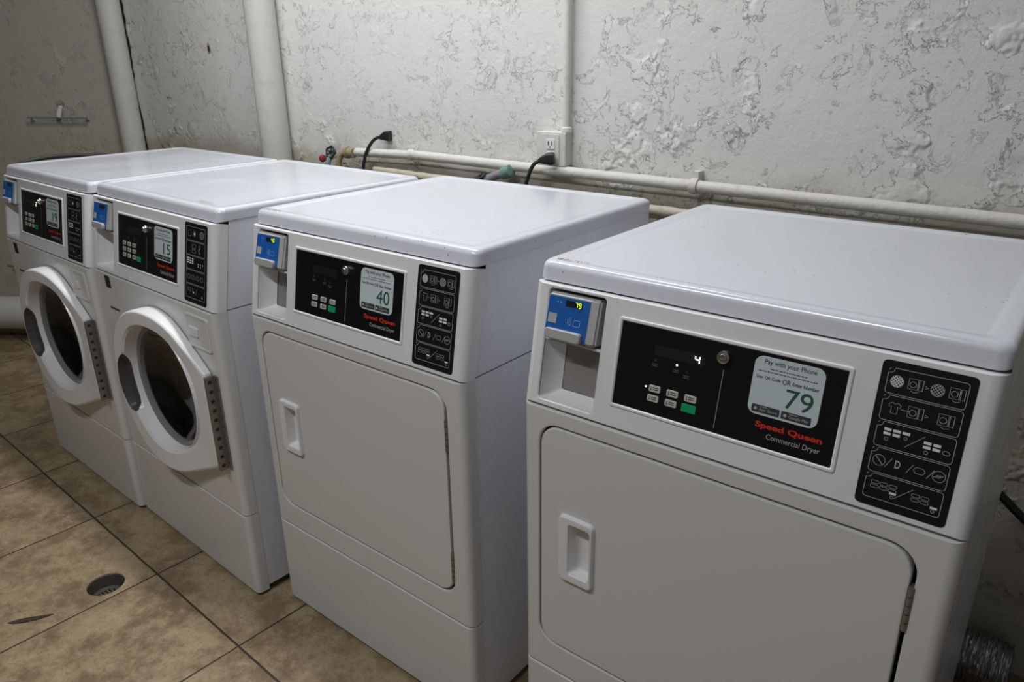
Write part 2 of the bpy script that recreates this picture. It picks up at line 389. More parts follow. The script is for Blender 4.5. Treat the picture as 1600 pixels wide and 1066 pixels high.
def pictos_dryer(bm, x0, z0, x1, z1, y):
    W = x1-x0; Hh = z1-z0; rows = 5; m = W*.075; rh = (Hh-2*m)/rows
    for i in range(rows):
        top = z1-m-i*rh; b = top-rh+.0022; a, c = x0+m, x1-m; r = .0035
        fr = [(a+.007, top)]+[(c-r+r*math.cos(t), top-r+r*math.sin(t)) for t in (PI/2, PI/4, 0)]+[(c-r+r*math.cos(t), b+r+r*math.sin(t)) for t in (0, -PI/4, -PI/2)]
        fr += [(a+r+r*math.cos(t), b+r+r*math.sin(t)) for t in (-PI/2, -3*PI/4, -PI)]+[(a, top-.007), (a+.004, top-.006), (a+.006, top-.004)]
        stroke(bm, fr, .0007, y, True)
        stroke(bm, [(a+.0005, top-.003), (a+.002, top-.0005)], .0006, y)
        cx, cz, w_, h_ = (a+c)/2, (top+b)/2, c-a, top-b
        def machine(px, pz, s, arrow=True):
            frect_o = [(px-s, pz-s), (px+s*.6, pz-s), (px+s*.6, pz+s), (px-s, pz+s)]
            stroke(bm, frect_o, .0006, y, True); stroke(bm, circ(px-s*.2, pz-s*.1, s*.55, 14), .0006, y, True)
            stroke(bm, [(px+s*.8, pz-s), (px+s*1.5, pz-s), (px+s*1.5, pz+s), (px+s*.8, pz+s)], .0008, y, True)
            if arrow: stroke(bm, [(px-s*.4, pz-s*1.3), (px+s*.1, pz-s*1.6), (px+s*.9, pz-s*1.35)], .0006, y)
        def hatched(px, pz, r, full):
            stroke(bm, circ(px, pz, r, 16), .0006, y, True)
            for k in range(-2, 3):
                q = k*r*.38; hh = math.sqrt(max(r*r-q*q, 0))
                for sgn in (1, -1):
                    ca, sa = math.cos(sgn*PI/4), math.sin(sgn*PI/4)
                    stroke(bm, [(px+q*ca-hh*sa*-1*1, pz+q*sa+hh*ca*-1), (px+q*ca-hh*sa, pz+q*sa+hh*ca)], .0013 if full else .0008, y, mi=1 if full else 0)
        if i == 0:
            hatched(a+w_*.13, cz, h_*.23, True); machine(a+w_*.35, cz+.001, h_*.20); stroke(bm, [(cx-.001, cz+.0015), (cx+.003, cz), (cx-.001, cz-.0015)], .0006, y)
            hatched(a+w_*.64, cz, h_*.23, False); machine(a+w_*.86, cz+.001, h_*.20)
        elif i == 1:
            px, pz, s = a+w_*.17, cz+.001, h_*.22
            stroke(bm, [(px-s*.4, pz+s), (px-s, pz+s*.6), (px-s*.8, pz+s*.1), (px-s*.5, pz+s*.3), (px-s*.5, pz-s), (px+s*.5, pz-s), (px+s*.5, pz+s*.3), (px+s*.8, pz+s*.1), (px+s, pz+s*.6), (px+s*.4, pz+s), (px, pz+s*.7)], .0006, y, True)
            stroke(bm, [(px+s, pz), (px+s*2.6, pz)], .0006, y); machine(a+w_*.42, cz+.001, h_*.21, False)
            stroke(bm, [(cx+.005, cz+.0015), (cx+.009, cz), (cx+.005, cz-.0015)], .0006, y); machine(a+w_*.80, cz+.001, h_*.21)
        elif i == 2:
            for j in range(3):
                for k in range(2):
                    if not (j == 2 and k == 1): frect(bm, a+w_*(.10+.12*j), cz+h_*(.17-.17*k), a+w_*(.195+.12*j), cz+h_*(.28-.17*k), y, mi=1)
            stroke(bm, circ(a+w_*.15, cz-h_*.16, h_*.07, 8), .0006, y, True); stroke(bm, circ(a+w_*.39, cz+h_*.03, h_*.06, 8), .0006, y, True)
            stroke(bm, [(cx-.009, cz-h_*.3), (cx+.011, cz+h_*.3)], .0006, y)
            for j in range(2):
                for k in range(2): frect(bm, a+w_*(.62+.12*j), cz+h_*(.02-.17*k), a+w_*(.715+.12*j), cz+h_*(.13-.17*k), y, mi=1)
            stroke(bm, circ(a+w_*.67, cz-h_*.3, h_*.07, 8), .0006, y, True); stroke(bm, circ(a+w_*.91, cz-h_*.12, h_*.08, 10, 1.6), .0006, y, True)
        elif i == 3:
            stroke(bm, circ(a+w_*.12, cz, h_*.22, 14), .0006, y, True); stroke(bm, [(a+w_*.07, cz+h_*.14), (a+w_*.17, cz-h_*.14)], .0009, y)
            for q in (.24, .52, .78): stroke(bm, [(a+w_*q-.003, cz-h_*.2), (a+w_*q+.004, cz+h_*.2)], .0006, y)
            text_mesh(bm, 'D', a+w_*.33, cz-h_*.15, a+w_*.40, cz+h_*.17, y, .02)
            stroke(bm, [(a+w_*.60, cz+h_*.12), (a+w_*.69, cz+h_*.12), (a+w_*.72, cz), (a+w_*.69, cz-h_*.12), (a+w_*.60, cz-h_*.12), (a+w_*.57, cz)], .0006, y, True)
            stroke(bm, circ(a+w_*.89, cz, h_*.22, 14), .0006, y, True)
            for q in (-.03, 0, .03): stroke(bm, [(a+w_*(.89+q)-.003, cz-.002), (a+w_*(.89+q)+.002, cz+.002)], .0008, y)
        else:
            for j in range(3):
                for k in range(2): stroke(bm, loop_pts(a+w_*(.08+.12*j), cz+h_*(.10-.17*k), a+w_*(.18+.12*j), cz+h_*(.22-.17*k), .001, 2), .0005, y, True)
            frect(bm, a+w_*.34, cz-h_*.16, a+w_*.43, cz-h_*.07, y, mi=1); stroke(bm, circ(a+w_*.38, cz-h_*.26, h_*.06, 8), .0006, y, True)
            stroke(bm, [(cx-.008, cz-h_*.28), (cx+.011, cz+h_*.28)], .0006, y)
            for j in range(2):
                for k in range(2): stroke(bm, loop_pts(a+w_*(.62+.12*j), cz+h_*(.02-.17*k), a+w_*(.72+.12*j), cz+h_*(.14-.17*k), .001, 2), .0005, y, True)
            frect(bm, a+w_*.87, cz-h_*.24, a+w_*.96, cz-h_*.15, y, mi=1); stroke(bm, circ(a+w_*.91, cz-h_*.33, h_*.06, 8), .0006, y, True)

def pictos_washer(bm, x0, z0, x1, z1, y):
    W = x1-x0; Hh = z1-z0; m = W*.075; rh = (Hh-2*m)/5
    for i in range(5):
        top = z1-m-i*rh; b = top-rh+.0022; a, c = x0+m, x1-m
        stroke(bm, loop_pts(a, b, c, top, .0035, 4), .0007, y, True)
        cx, cz, w_, h_ = (a+c)/2, (top+b)/2, c-a, top-b
        if i == 0:
            for q, s in ((.18, .2), (.42, .17)): stroke(bm, [(a+w_*q-s*h_, cz-s*h_), (a+w_*q+s*h_, cz-s*h_), (a+w_*q+s*h_, cz+s*h_), (a+w_*q-s*h_, cz+s*h_)], .0007, y, True)
            flat(bm, circ(a+w_*.44, cz, h_*.11, 12), y, 1); stroke(bm, circ(a+w_*.82, cz, h_*.24, 14), .0015, y, True); stroke(bm, circ(a+w_*.82, cz, h_*.1, 10), .001, y, True)
        elif i == 1:
            stroke(bm, loop_pts(a+w_*.32, cz, a+w_*.5, cz+h_*.3, .002, 3), .0007, y, True); stroke(bm, loop_pts(a+w_*.32, cz-h_*.32, a+w_*.5, cz-h_*.08, .002, 3), .0007, y, True)
            stroke(bm, circ(a+w_*.72, cz+h_*.2, h_*.11, 10), .0007, y, True); stroke(bm, [(a+w_*.72, cz+h_*.1), (a+w_*.66, cz-h_*.08), (a+w_*.72, cz-h_*.3)], .0016, y, mi=1)
        elif i == 2:
            for j in range(3):
                for k in range(3): frect(bm, a+w_*(.06+.125*j), cz+h_*(.24-.16*k), a+w_*(.145+.125*j), cz+h_*(.34-.16*k), y, mi=1)
            for j in range(3):
                for k in range(2):
                    if not (j == 2 and k): flat(bm, circ(a+w_*(.65+.12*j), cz-h_*(.0+.18*k), h_*.055, 8), y, 1)
        elif i == 3:
            for q in (.14, .38, .62, .85): stroke(bm, circ(a+w_*q, cz, h_*.17, 12), .0007, y, True)
            for q in (.26, .5, .74): stroke(bm, [(a+w_*q-.002, cz-h_*.18), (a+w_*q+.002, cz+h_*.18)], .0005, y)
        else:
            for j in range(3):
                for k in range(2): stroke(bm, circ(a+w_*(.12+.12*j), cz+h_*(.2-.18*k), h_*.06, 8), .0005, y, True)
            flat(bm, circ(a+w_*.42, cz-h_*.06, h_*.07, 10), y, 1); flat(bm, circ(a+w_*.88, cz-h_*.24, h_*.07, 10), y, 1)
            stroke(bm, [(cx, cz-h_*.25), (cx+.009, cz+h_*.25)], .0005, y)

def machine(kind, loc, rz, number, label, reader_txt='', disp_txt='', lid_mark=None):
    root = empty('clothes_dryer' if kind == 'dryer' else 'washing_machine', loc, rz)
    tag(root, label, 'dryer' if kind == 'dryer' else 'washing machine', 'row of white coin laundry machines')
    # cabinet shell
    bm = bmesh.new()
    side_prism(bm, [(YS, .022), (YS, ZP-.0015), (DEP-.012, ZP-.0015), (DEP-.012, .022)], .001, BW-.001)
    t = math.tan(AL)
    side_prism(bm, [(YS+.002, ZP+.0015), (YS+.002+t*(ZT-ZP+.002), ZT+.004), (DEP-.012, ZT+.004), (DEP-.012, ZP+.0015)], .001, BW-.001)
    cab = finish('cabinet', bm, M['enamel'], root, smooth=0)
    bm = bmesh.new(); box(bm, .004, YS+.02, .03, BW-.004, DEP-.02, ZP); finish('inner_frame', bm, M['dark_gap'], cab, smooth=0) if kind == 'dryer' else bm.free()
    for fx in (.05, BW-.05):
        for fy_ in (.10, DEP-.08):
            bm = bmesh.new(); revolve(bm, [(.006, .026), (.006, .012), (.02, .010), (.02, .0)], origin=(fx, fy_, 0), seg=16, cap0=True, cap1=True)
            finish('levelling_foot', bm, M['black_iron'], root)
    # lower access panel
    bm = bmesh.new(); capped_panel(bm, .010, ZS-.0012); finish('lower_panel', bm, M['door'], root)
    # front panel, door
    bm = bmesh.new(); z0, z1 = ZS+.0012, ZP-.0015
    if kind == 'dryer':
        a, b_, c, d = .036, .3215, .636, .7905; r = .040
        capped_panel(bm, z0, z1, hole_loops=[(a-.002, b_-.002, c+.002, d+.002, r+.002, 0), (a, b_, c, d, r, .0016), (a, b_, c, d, r, .018)], n=8)
        finish('front_panel', bm, M['door'], root)
        g = .0042
        bm = bmesh.new()
        # door skin with the opening for the recessed pull
        ha, hb, hc, hd = .106, .507, .148, .611
        x0, zz0, x1, zz1 = a+g, b_+g, c-g-.002, d-g
        loft(bm, [(x0, zz0, x1, zz1, r-g, .017), (x0, zz0, x1, zz1, r-g, .003), (x0+.0008, zz0+.0008, x1-.0008, zz1-.0008, r-g, .0008), (x0+.003, zz0+.003, x1-.003, zz1-.003, r-g-.002, -.0006),
                  (ha-.004, hb-.004, hc+.004, hd+.004, .004, -.0006)], 8)
        dr_ = finish('door', bm, M['door'], root)
        bm = bmesh.new()   # recessed pull: raised rim, scooped pocket, flat grip plate on its left
        loft(bm, [(.0835, .490, .156, .626, .010, .0), (.0835, .490, .156, .626, .010, -.004), (.0855, .492, .154, .624, .009, -.0085), (.088, .4945, .152, .6215, .008, -.0095),
                  (.104, .506, .150, .613, .006, -.0085), (.106, .508, .148, .611, .006, -.006), (.108, .510, .146, .609, .005, .013), (.112, .514, .142, .605, .004, .0155)], 6, cap1=True)
        finish('door_handle', bm, M['plastic'], dr_)
        for hz in (.395, .700):
            bm = bmesh.new(); xx = .6335
            box(bm, xx-.0035, -.001, hz-.034, xx+.0035, .012, hz+.034)
            for k in range(5): revolve(bm, [(.0032, hz-.034+k*.0138), (.0032, hz-.034+k*.0138+.012)], origin=(xx, -.001, 0), seg=10, cap0=True, cap1=True)
            finish('hinge', bm, M['steel'], dr_)
    else:
        cx, cz, R1 = .385, .545, .196
        capped_panel(bm, z0, z1, hole_loops=[(cx-R1, cz-R1, cx+R1, cz+R1, R1, 0), (cx-R1, cz-R1, cx+R1, cz+R1, R1, .02)], n=16)
        fp = finish('front_panel', bm, M['door'], root)
        # drum, gasket
        bm = bmesh.new(); revolve(bm, [(R1+.004, .019), (.186, .022), (.182, .035), (.176, .040), (.176, .060), (.186, .066), (.186, .09)], 'y', 48, (cx, 0, cz)); finish('door_gasket', bm, M['gasket'], root)
        bm = bmesh.new(); revolve(bm, [(.186, .088), (.25, .10), (.255, .44), (.235, .47), (.02, .475)], 'y', 48, (cx, 0, cz), cap1=True)
        for k in range(3):
            a_ = 2*PI*k/3+.5; v = Vector((math.cos(a_), 0, math.sin(a_))); q = Vector((-math.sin(a_), 0, math.cos(a_))); o_ = Vector((cx, 0, cz))
            A = [o_+v*.25+q*s*.04+Vector((0, yy, 0)) for yy in (.11, .44) for s in (-1, 1)]; T = [o_+v*.205+Vector((0, yy, 0)) for yy in (.13, .43)]
            vv = [bm.verts.new(p) for p in A+T]
            for f in ((0, 2, 5, 4), (1, 3, 5, 4), (0, 1, 4), (2, 3, 5)): bm.faces.new([vv[i] for i in f])
        finish('drum', bm, M['drum'], root)
        # door ring: round on the left, tapering straight to the hinge on the right
        bm = bmesh.new(); N = 72; RO = .232; RI = .178; gx, gz = .388, .556; hx = .632; hz0, hz1 = .395, .655
        def outer(k):
            a_ = 2*PI*k/N; c_, s_ = math.cos(a_), math.sin(a_)
            px, pz = cx+RO*c_, cz+RO*s_
            def tan_pt(hz, sg):       # tangent from the hinge corner to the circle
                dx, dz = hx-cx, hz-cz; D = math.hypot(dx, dz); ph = math.atan2(dz, dx); return ph+sg*math.acos(RO/D)
            t1, t0 = tan_pt(hz1, 1), tan_pt(hz0, -1)
            aa = math.atan2(s_, c_)
            if t0 < aa < t1:
                # ray/segment intersection with tangent lines and the hinge line
                best = 9
                for (p, q_) in (((cx+RO*math.cos(t1), cz+RO*math.sin(t1)), (hx, hz1)), ((hx, hz1), (hx, hz0)), ((hx, hz0), (cx+RO*math.cos(t0), cz+RO*math.sin(t0)))):
                    ex, ez = q_[0]-p[0], q_[1]-p[1]; den = c_*ez-s_*ex
                    if abs(den) < 1e-9: continue
                    tt = ((p[0]-cx)*ez-(p[1]-cz)*ex)/den; uu = ((p[0]-cx)*s_-(p[1]-cz)*c_)/den
                    if tt > 0 and -.001 <= uu <= 1.001: best = min(best, tt)
                if best < 9: px, pz = cx+best*c_, cz+best*s_
            return px, pz
        def depth(px):   # the ring stands proud on the left and thins toward the hinge
            t_ = min(max((px-.30)/(hx-.30), 0), 1); t_ = t_*t_*(3-2*t_); return -.052*(1-t_)-.024*t_
        rows = []
        def ring(fn): rows.append([bm.verts.new(fn(k)) for k in range(N)])
        O_ = [outer(k) for k in range(N)]
        I_ = [(gx+RI*math.cos(2*PI*k/N), gz+RI*math.sin(2*PI*k/N)) for k in range(N)]
        def lerp(k, f): return (O_[k][0]+(I_[k][0]-O_[k][0])*f, O_[k][1]+(I_[k][1]-O_[k][1])*f)
        ring(lambda k: (O_[k][0], -.003, O_[k][1]))
        ring(lambda k: (O_[k][0], depth(O_[k][0])+.010, O_[k][1]))
        for f, dd in ((.03, .004), (.09, .0008), (.16, 0)): ring(lambda k: (lerp(k, f)[0], depth(O_[k][0])+dd, lerp(k, f)[1]))
        def E(k):
            d_ = (math.degrees(2*PI*k/N)-163)/51
            return math.sin(PI*d_)**.35 if 0.0 < d_ < 1.0 else 0.0
        def RB(k): f = .88-.58*E(k); return (lerp(k, f)[0], depth(O_[k][0])*(.94+.05*E(k))-.001, lerp(k, f)[1])
        def RC(k): f = .885-.52*E(k); return (lerp(k, f)[0], depth(O_[k][0])*.94-.0005+.022*E(k), lerp(k, f)[1])
        def RD(k): return (I_[k][0], depth(O_[k][0])*.90+.002+.021*E(k), I_[k][1])
        ring(RB); ring(RC); ring(RD)
        def scale(k, s): return (gx+(I_[k][0]-gx)*s, gz+(I_[k][1]-gz)*s)
        ring(lambda k: (scale(k, .985)[0], -.028, scale(k, .985)[1]))
        ring(lambda k: (scale(k, .955)[0], -.006, scale(k, .955)[1]))
        for A, B in zip(rows, rows[1:]):
            for i in range(N): bm.faces.new((A[i], A[(i+1) % N], B[(i+1) % N], B[i]))
        dr_ = finish('door', bm, M['plastic'], root, smooth=40)
        # smoky lining of the grip pocket on the left of the ring
        bm = bmesh.new(); ks = [k for k in range(N) if E(k) > 0]; ks = [ks[0]-1]+ks+[ks[-1]+1]; prev = None
        for k in ks:
            row = []
            for fn in (RB, RC, RD):
                p = fn(k); row.append(bm.verts.new((p[0], p[1]-.0007, p[2])))
            p = RD(k); row.append(bm.verts.new((p[0]+.0007, -.030, p[2])))
            if prev:
                for i in range(3): bm.faces.new((prev[i], prev[i+1], row[i+1], row[i]))
            prev = row
        finish('door_handle', bm, M['grip'], dr_, smooth=50)
        # glass bowl and its trim ring
        bm = bmesh.new(); revolve(bm, [(.1705, -.008), (.172, -.013), (.166, -.015), (.160, -.010), (.158, .004), (.168, .006), (.1705, -.008)], 'y', 64, (gx, 0, gz)); finish('glass_trim', bm, M['bezel'], dr_)
        bm = bmesh.new(); revolve(bm, [(.0005, .050), (.09, .045), (.13, .030), (.150, .010), (.162, -.004), (.164, -.001), (.152, .014), (.132, .034), (.092, .049), (.0005, .054)], 'y', 64, (gx, 0, gz), cap0=True, cap1=True)
        finish('door_glass', bm, M['glass'], dr_)
        # continuous hinge strip with square knuckle holes
        bm = bmesh.new(); box(bm, hx+.001, -.026, hz0+.001, hx+.012, -.002, hz1-.001); box(bm, hx+.010, -.0045, hz0, hx+.026, -.0005, hz1)
        hs = finish('hinge_strip', bm, M['steel'], dr_, smooth=0)
        bm = bmesh.new()
        for k in range(10):
            q = hz0+.014+k*(hz1-hz0-.028)/9
            box(bm, hx+.0100, -.0215, q-.0045, hx+.0124, -.0125, q+.0045); flat(bm, circ(hx+.019, q+.004, .0026, 10), -.0048)
        finish('knuckle_holes', bm, M['dark_gap'], hs, smooth=0)
        # soap drawer
        bm = bmesh.new(); a, b_, c, d = .542, .712, .652, .800
        loft(bm, [(a, b_, c, d, .008, .002), (a, b_, c, d, .008, -.0025), (a+.0015, b_+.0015, c-.0015, d-.0015, .008, -.004), (a+.006, b_+.006, c-.006, d-.006, .006, -.004), (a+.0075, b_+.0075, c-.0075, d-.0075, .005, -.0025)], 5, cap1=True)
        sd_ = finish('soap_drawer', bm, M['door'], root)
        bm = bmesh.new(); loft(bm, [(.556, .744, .60, .768, .004, -.0028), (.556, .744, .60, .768, .004, -.007), (.559, .747, .597, .765, .003, -.009)], 4, cap1=True)
        finish('drawer_pull', bm, M['plastic'], sd_)
        # tiny labels upper left
        bm = bmesh.new(); frect(bm, .074, .776, .106, .812, -.0006, .002); lb = ink('warning_label', bm, M['black_label'], root)
        bm = bmesh.new(); stroke(bm, circ(.09, .802, .005, 10), .001, -.001, True)
        for k in range(3): stroke(bm, [(.079, .793-k*.005), (.101, .793-k*.005)], .0012, -.001)
        ink('label_print', bm, M['ink_dim'], lb)
        bm = bmesh.new()
        for k in range(5): frect(bm, .074+.0125*k, .712, .084+.0125*k, .719, -.0006)
        ink('nameplate', bm, M['ink_black'], root)
    # sloped console
    bm = bmesh.new(); z0, z1 = .0015, LC
    a, b_, c, d = .031, .0135, .1415, .2045
    L = [(a-.002, b_-.002, c+.002, d+.002, .007, 0), (a, b_, c, d, .006, .0015), (a+.002, b_+.004, c-.002, d-.002, .006, .034), (a+.010, b_+.013, c-.006, d-.004, .004, .040)]
    capped_panel(bm, z0, z1, hole_loops=L, R=.017)
    con = put('console', bm, M['plastic'], root, CON)
    bm = bmesh.new(); frect(bm, a+.009, b_+.012, c-.005, d-.003, .0398); put('coin_cup_plate', bm, M['cup_steel'], con, CON, smooth=0)
    bm = bmesh.new(); rbox(bm, a+.0005, .003, .1165, c-.0005, .036, .1205, .001, .0012); put('cup_shelf', bm, M['plastic'], con, CON)
    bm = bmesh.new(); loft(bm, [(a+.0012, b_+.0008, c-.0012, .1163, .004, .003), (a+.006, b_+.004, c-.001, .1163, .003, .022), (a+.022, b_+.014, c-.003, .1163, .003, .0385)], 4)
    put('coin_cup', bm, M['plastic'], con, CON)
    # card reader
    rx0, rx1, rz0, rz1 = .036, .134, .1235, .1990
    bm = bmesh.new()
    V = [(rx0, -.013, rz0), (rx1, -.007, rz0), (rx1, .03, rz0), (rx0, .03, rz0), (rx0, -.007, rz1), (rx1, -.001, rz1), (rx1, .03, rz1), (rx0, .03, rz1)]
    V = [(x, y, z) for x, y, z in V]
    vs = [bm.verts.new(v) for v in V]
    for f in ((0, 1, 2, 3), (4, 5, 6, 7), (0, 1, 5, 4), (1, 2, 6, 5), (2, 3, 7, 6), (3, 0, 4, 7)): bm.faces.new([vs[i] for i in f])
    bmesh.ops.bevel(bm, geom=list(bm.edges), offset=.0035, segments=3, affect='EDGES')
    rd = put('card_reader', bm, M['reader_grey'], root, CON)
    def fy(x, z): return -.013+.006*(x-rx0)/(rx1-rx0)+.006*(z-rz0)/(rz1-rz0)
    def on_face(bm, lift=.0006):
        for v in bm.verts: v.co.y = fy(v.co.x, v.co.z)-lift+v.co.y
    bm = bmesh.new(); frect(bm, rx0+.003, rz0+.003, rx1-.018, rz1-.005, 0, .002); on_face(bm); bf = ink('blue_face', bm, M['reader_blue'], rd, CON)
    bm = bmesh.new(); frect(bm, rx0+.035, rz1-.019, rx0+.066, rz1-.009, 0, .001); on_face(bm, .0010); ink('readout_window', bm, M['reader_dark'], rd, CON)
    if reader_txt:
        bm = bmesh.new()
        for i, ch in enumerate(reader_txt): seg_digit(bm, ch, rx0+.053+.0065*i, rz1-.0178, .0040, .0076, .0014, 0)
        on_face(bm, .0014); ink('readout_digits', bm, M['lit_yellow'], rd, CON)
    bm = bmesh.new()
    for rr in (.004, .007, .010): stroke(bm, [(rx0+.040+rr*math.cos(t), rz0+.033+rr*math.sin(t)) for t in [(-.8+.2*q) for q in range(9)]], .0009, 0)
    stroke(bm, loop_pts(rx0+.054, rz0+.027, rx0+.066, rz0+.037, .0015, 3), .0008, 0, True)
    for q in (.020, .026): flat(bm, circ(rx0+q, rz1-.014, .0012, 8), 0)
    on_face(bm, .0010); ink('tap_symbol', bm, mat_tap, rd, CON)
    bm = bmesh.new(); frect(bm, rx0+.006, rz0+.026, rx0+.022, rz0+.042, 0); on_face(bm, .0010); ink('square_patch', bm, M['reader_grey'], rd, CON)
    bm = bmesh.new(); loft(bm, [(rx0+.004, rz0+.0005, rx1-.024, rz0+.0175, .006, -.009), (rx0+.004, rz0+.0005, rx1-.024, rz0+.0175, .006, -.0155), (rx0+.006, rz0+.002, rx1-.026, rz0+.016, .005, -.017)], 5, cap1=True)
    put('card_holder', bm, M['reader_grey'], rd, CON)
    # control overlay
    bx0, bz0, bx1, bz1 = .1758, .0438, .5115, .1768
    bm = bmesh.new(); loft(bm, [(bx0-.0055, bz0-.006, bx1+.0062, bz1+.0062, .004, .001), (bx0-.0055, bz0-.006, bx1+.0062, bz1+.0062, .004, -.0015), (bx0-.0042, bz0-.0047, bx1+.005, bz1+.005, .003, -.0026),
                                (bx0-.0018, bz0-.0018, bx1+.0018, bz1+.0018, .002, -.0026), (bx0, bz0, bx1, bz1, .001, -.0006)], 4)
    put('overlay_frame', bm, M['plastic'], con, CON)
    bm = bmesh.new(); frect(bm, bx0-.001, bz0-.001, bx1+.001, bz1+.001, -.0008); pan = put('control_overlay', bm, M['black_panel'], root, CON, smooth=0)
    def pm(name, bm, m): return ink(name, bm, m, pan, CON)
    Y = -.0012
    bm = bmesh.new(); stroke(bm, [(.3468, .139), (.3458, .051)], .0007, Y); pm('divider_line', bm, M['ink_white'])
    if kind == 'dryer':
        spots = [(.2454, .0838), (.2750, .0838), (.3045, .0838), (.2445, .0686), (.2745, .0686)]
        bs = (.0095, .0052); gsp = (.3040, .0684)
    else:
        spots = [(.2150+.029*i, .104-.0158*j) for i in range(3) for j in range(3)]; bs = (.0085, .0052); gsp = (.3010, .0712)
    bt = None
    for x, z in spots:
        if bt is None:
            bm = bmesh.new(); rbox(bm, -bs[0], -.0016, -bs[1], bs[0], 0, bs[1], .002, .0006); bt = finish('button', bm, M['btn'], pan)
            bm = bmesh.new()
            stroke(bm, [(-.006, .0028), (-.006, -.0028)], .0010, -.0018); stroke(bm, [(-.007, -.0016), (-.006, -.003), (-.005, -.0016)], .0007, -.0018)
            for q in (.0018, -.0012): stroke(bm, [(-.003, q), (.006, q)], .0014, -.0018)
            mk = ink('button_print', bm, M['ink_black'], bt); b2 = bt; m2 = mk
        else:
            b2 = bt.copy(); C.objects.link(b2); b2.parent = pan; m2 = mk.copy(); C.objects.link(m2); m2.parent = b2
        b2.matrix_local = CON @ Matrix.Translation((x, -.0008, z))
    bm = bmesh.new(); rbox(bm, gsp[0]-.0115, -.0028, gsp[1]-.0062, gsp[0]+.0115, -.0008, gsp[1]+.0062, .0015, .0006); g_ = put('start_button', bm, M['btn_green'], pan, CON); g_['label'] = 'green start button'
    # dim printing and readout window
    bm = bmesh.new(); frect(bm, .236, .1355, .3165, .1525, Y, .002); pm('readout_window', bm, M['reader_dark'])
    bm = bmesh.new()
    for x, z in ((.240, .122), (.275, .121), (.2925, .116)):
        stroke(bm, circ(x, z+.0065, .0018, 8), .0005, Y, True)
        for q in range(2): stroke(bm, [(x-.005, z-.003*q), (x+.005, z-.003*q)], .0012, Y)
    pm('faint_print', bm, M['ink_dim'])
    if disp_txt:
        bm = bmesh.new()
        for i, ch in enumerate(disp_txt): seg_digit(bm, ch, .3025+.011*(i-len(disp_txt)+1), .1385, .0068, .0112, .0018, Y-.0006)
        if number == '79': flat(bm, circ(.2755, .1288, .0017, 12), Y-.0006); flat(bm, circ(.2303, .0846, .0015, 12), Y-.0006)
        pm('readout_digits', bm, M['lit_white'])
    # key lock
    bm = bmesh.new(); revolve(bm, [(.0098, 0), (.0098, -.005), (.0088, -.0068), (.0066, -.0072), (.0062, -.0060), (.0058, -.0098), (.0050, -.0108), (.001, -.0108)], 'y', 28, (.3452, -.0008, .1572), cap1=True)
    lk = put('key_lock', bm, M['chrome'], pan, CON); lk['label'] = 'round chrome key lock'
    bm = bmesh.new(); stroke(bm, circ(.3452, .1572, .0036, 18), .0012, -.01165, True); frect(bm, .3445, .1570, .3459, .1615, -.0117); ink('keyway', bm, M['dark_gap'], lk, CON)
    # lettering under the sticker
    bm = bmesh.new(); text_mesh(bm, 'Speed Queen', .4042, .0690, .4958, .0800, Y, .032); pm('logo_lettering', bm, M['ink_red'])
    bm = bmesh.new(); text_mesh(bm, 'Commercial Dryer' if kind == 'dryer' else 'Commercial Washer', .4222, .0550, .4950, .0650, Y); pm('model_lettering', bm, M['ink_white'])
    # payment sticker
    bm = bmesh.new(); rbox(bm, .3893, -.0016, .0888, .4852, -.0008, .1722, .012, .0003, n=7); st = put('payment_sticker', bm, M['sticker'], root, CON)
    st['label'] = 'pale blue sticker with large green number '+number
    ys = -.0020
    bm = bmesh.new(); text_mesh(bm, 'Pay with your Phone', .4030, .1600, .4735, .1688, ys, .0); text_mesh(bm, 'Scan QR Code', .3945, .1400, .4285, .1450, ys, .012)
    text_mesh(bm, 'OR', .4310, .1388, .4425, .1462, ys, 0); text_mesh(bm, 'Enter Number', .4450, .1400, .4800, .1450, ys, .012)
    for q, (u0, u1) in ((.1560, (.412, .462)), (.1515, (.396, .480))):
        x = u0
        random.seed(int(q*1e4))
        while x < u1-.003:
            w_ = random.uniform(.002, .006); stroke(bm, [(x, q), (min(x+w_, u1), q)], .0011, ys); x += w_+.0012
    ink('sticker_print', bm, M['ink_black'], st, CON)
    bm = bmesh.new(); text_mesh(bm, number, .4385, .1075, .4758, .1345, ys, -.008 if 0 else 0); ink('sticker_number', bm, M['ink_green'], st, CON)
    for (u0, u1, tx) in ((.3955, .4345, 'App Store'), (.4368, .4770, 'Google Play')):
        bm = bmesh.new(); frect(bm, u0, .0922, u1, .1030, ys, .0012); bd = ink('store_badge', bm, M['ink_black'], st, CON)
        bm = bmesh.new(); text_mesh(bm, tx, u0+.0105, .0940, u1-.003, .0992, ys-.0003); flat(bm, circ(u0+.0055, .0975, .0024, 10), ys-.0003); stroke(bm, [(u0+.011, .1008), (u0+.022, .1008)], .0009, ys-.0003)
        ink('badge_print', bm, M['ink_white'], bd, CON)
    # instruction strip
    bm = bmesh.new(); rbox(bm, .5478, -.0012, .0112, .6535, .0005, .2030, .006, .0004); il = put('instruction_label', bm, M['black_label'], root, CON); il['label'] = 'black strip of printed instruction pictograms'
    bm = bmesh.new(); (pictos_dryer if kind == 'dryer' else pictos_washer)(bm, .5485, .0125, .6528, .2020, -.0016)
    ink('pictograms', bm, [M['ink_white'], M['ink_bright']], il, CON)
    # lid
    bm = bmesh.new(); y0, y1 = .0488, DEP; x0, x1 = -.001, BW+.001; zb = ZT+.0005
    L = [(x0+.010, y0+.008, x1-.010, y1-.004, .010, zb+.0045), (x0+.006, y0+.006, x1-.006, y1-.002, .014, zb+.001), (x0+.0015, y0, x1-.0015, y1, .018, zb), (x0, y0-.0005, x1, y1, .018, zb+.002)]
    L.append((x0, y0+.003, x1, y1, .018, H-.011))
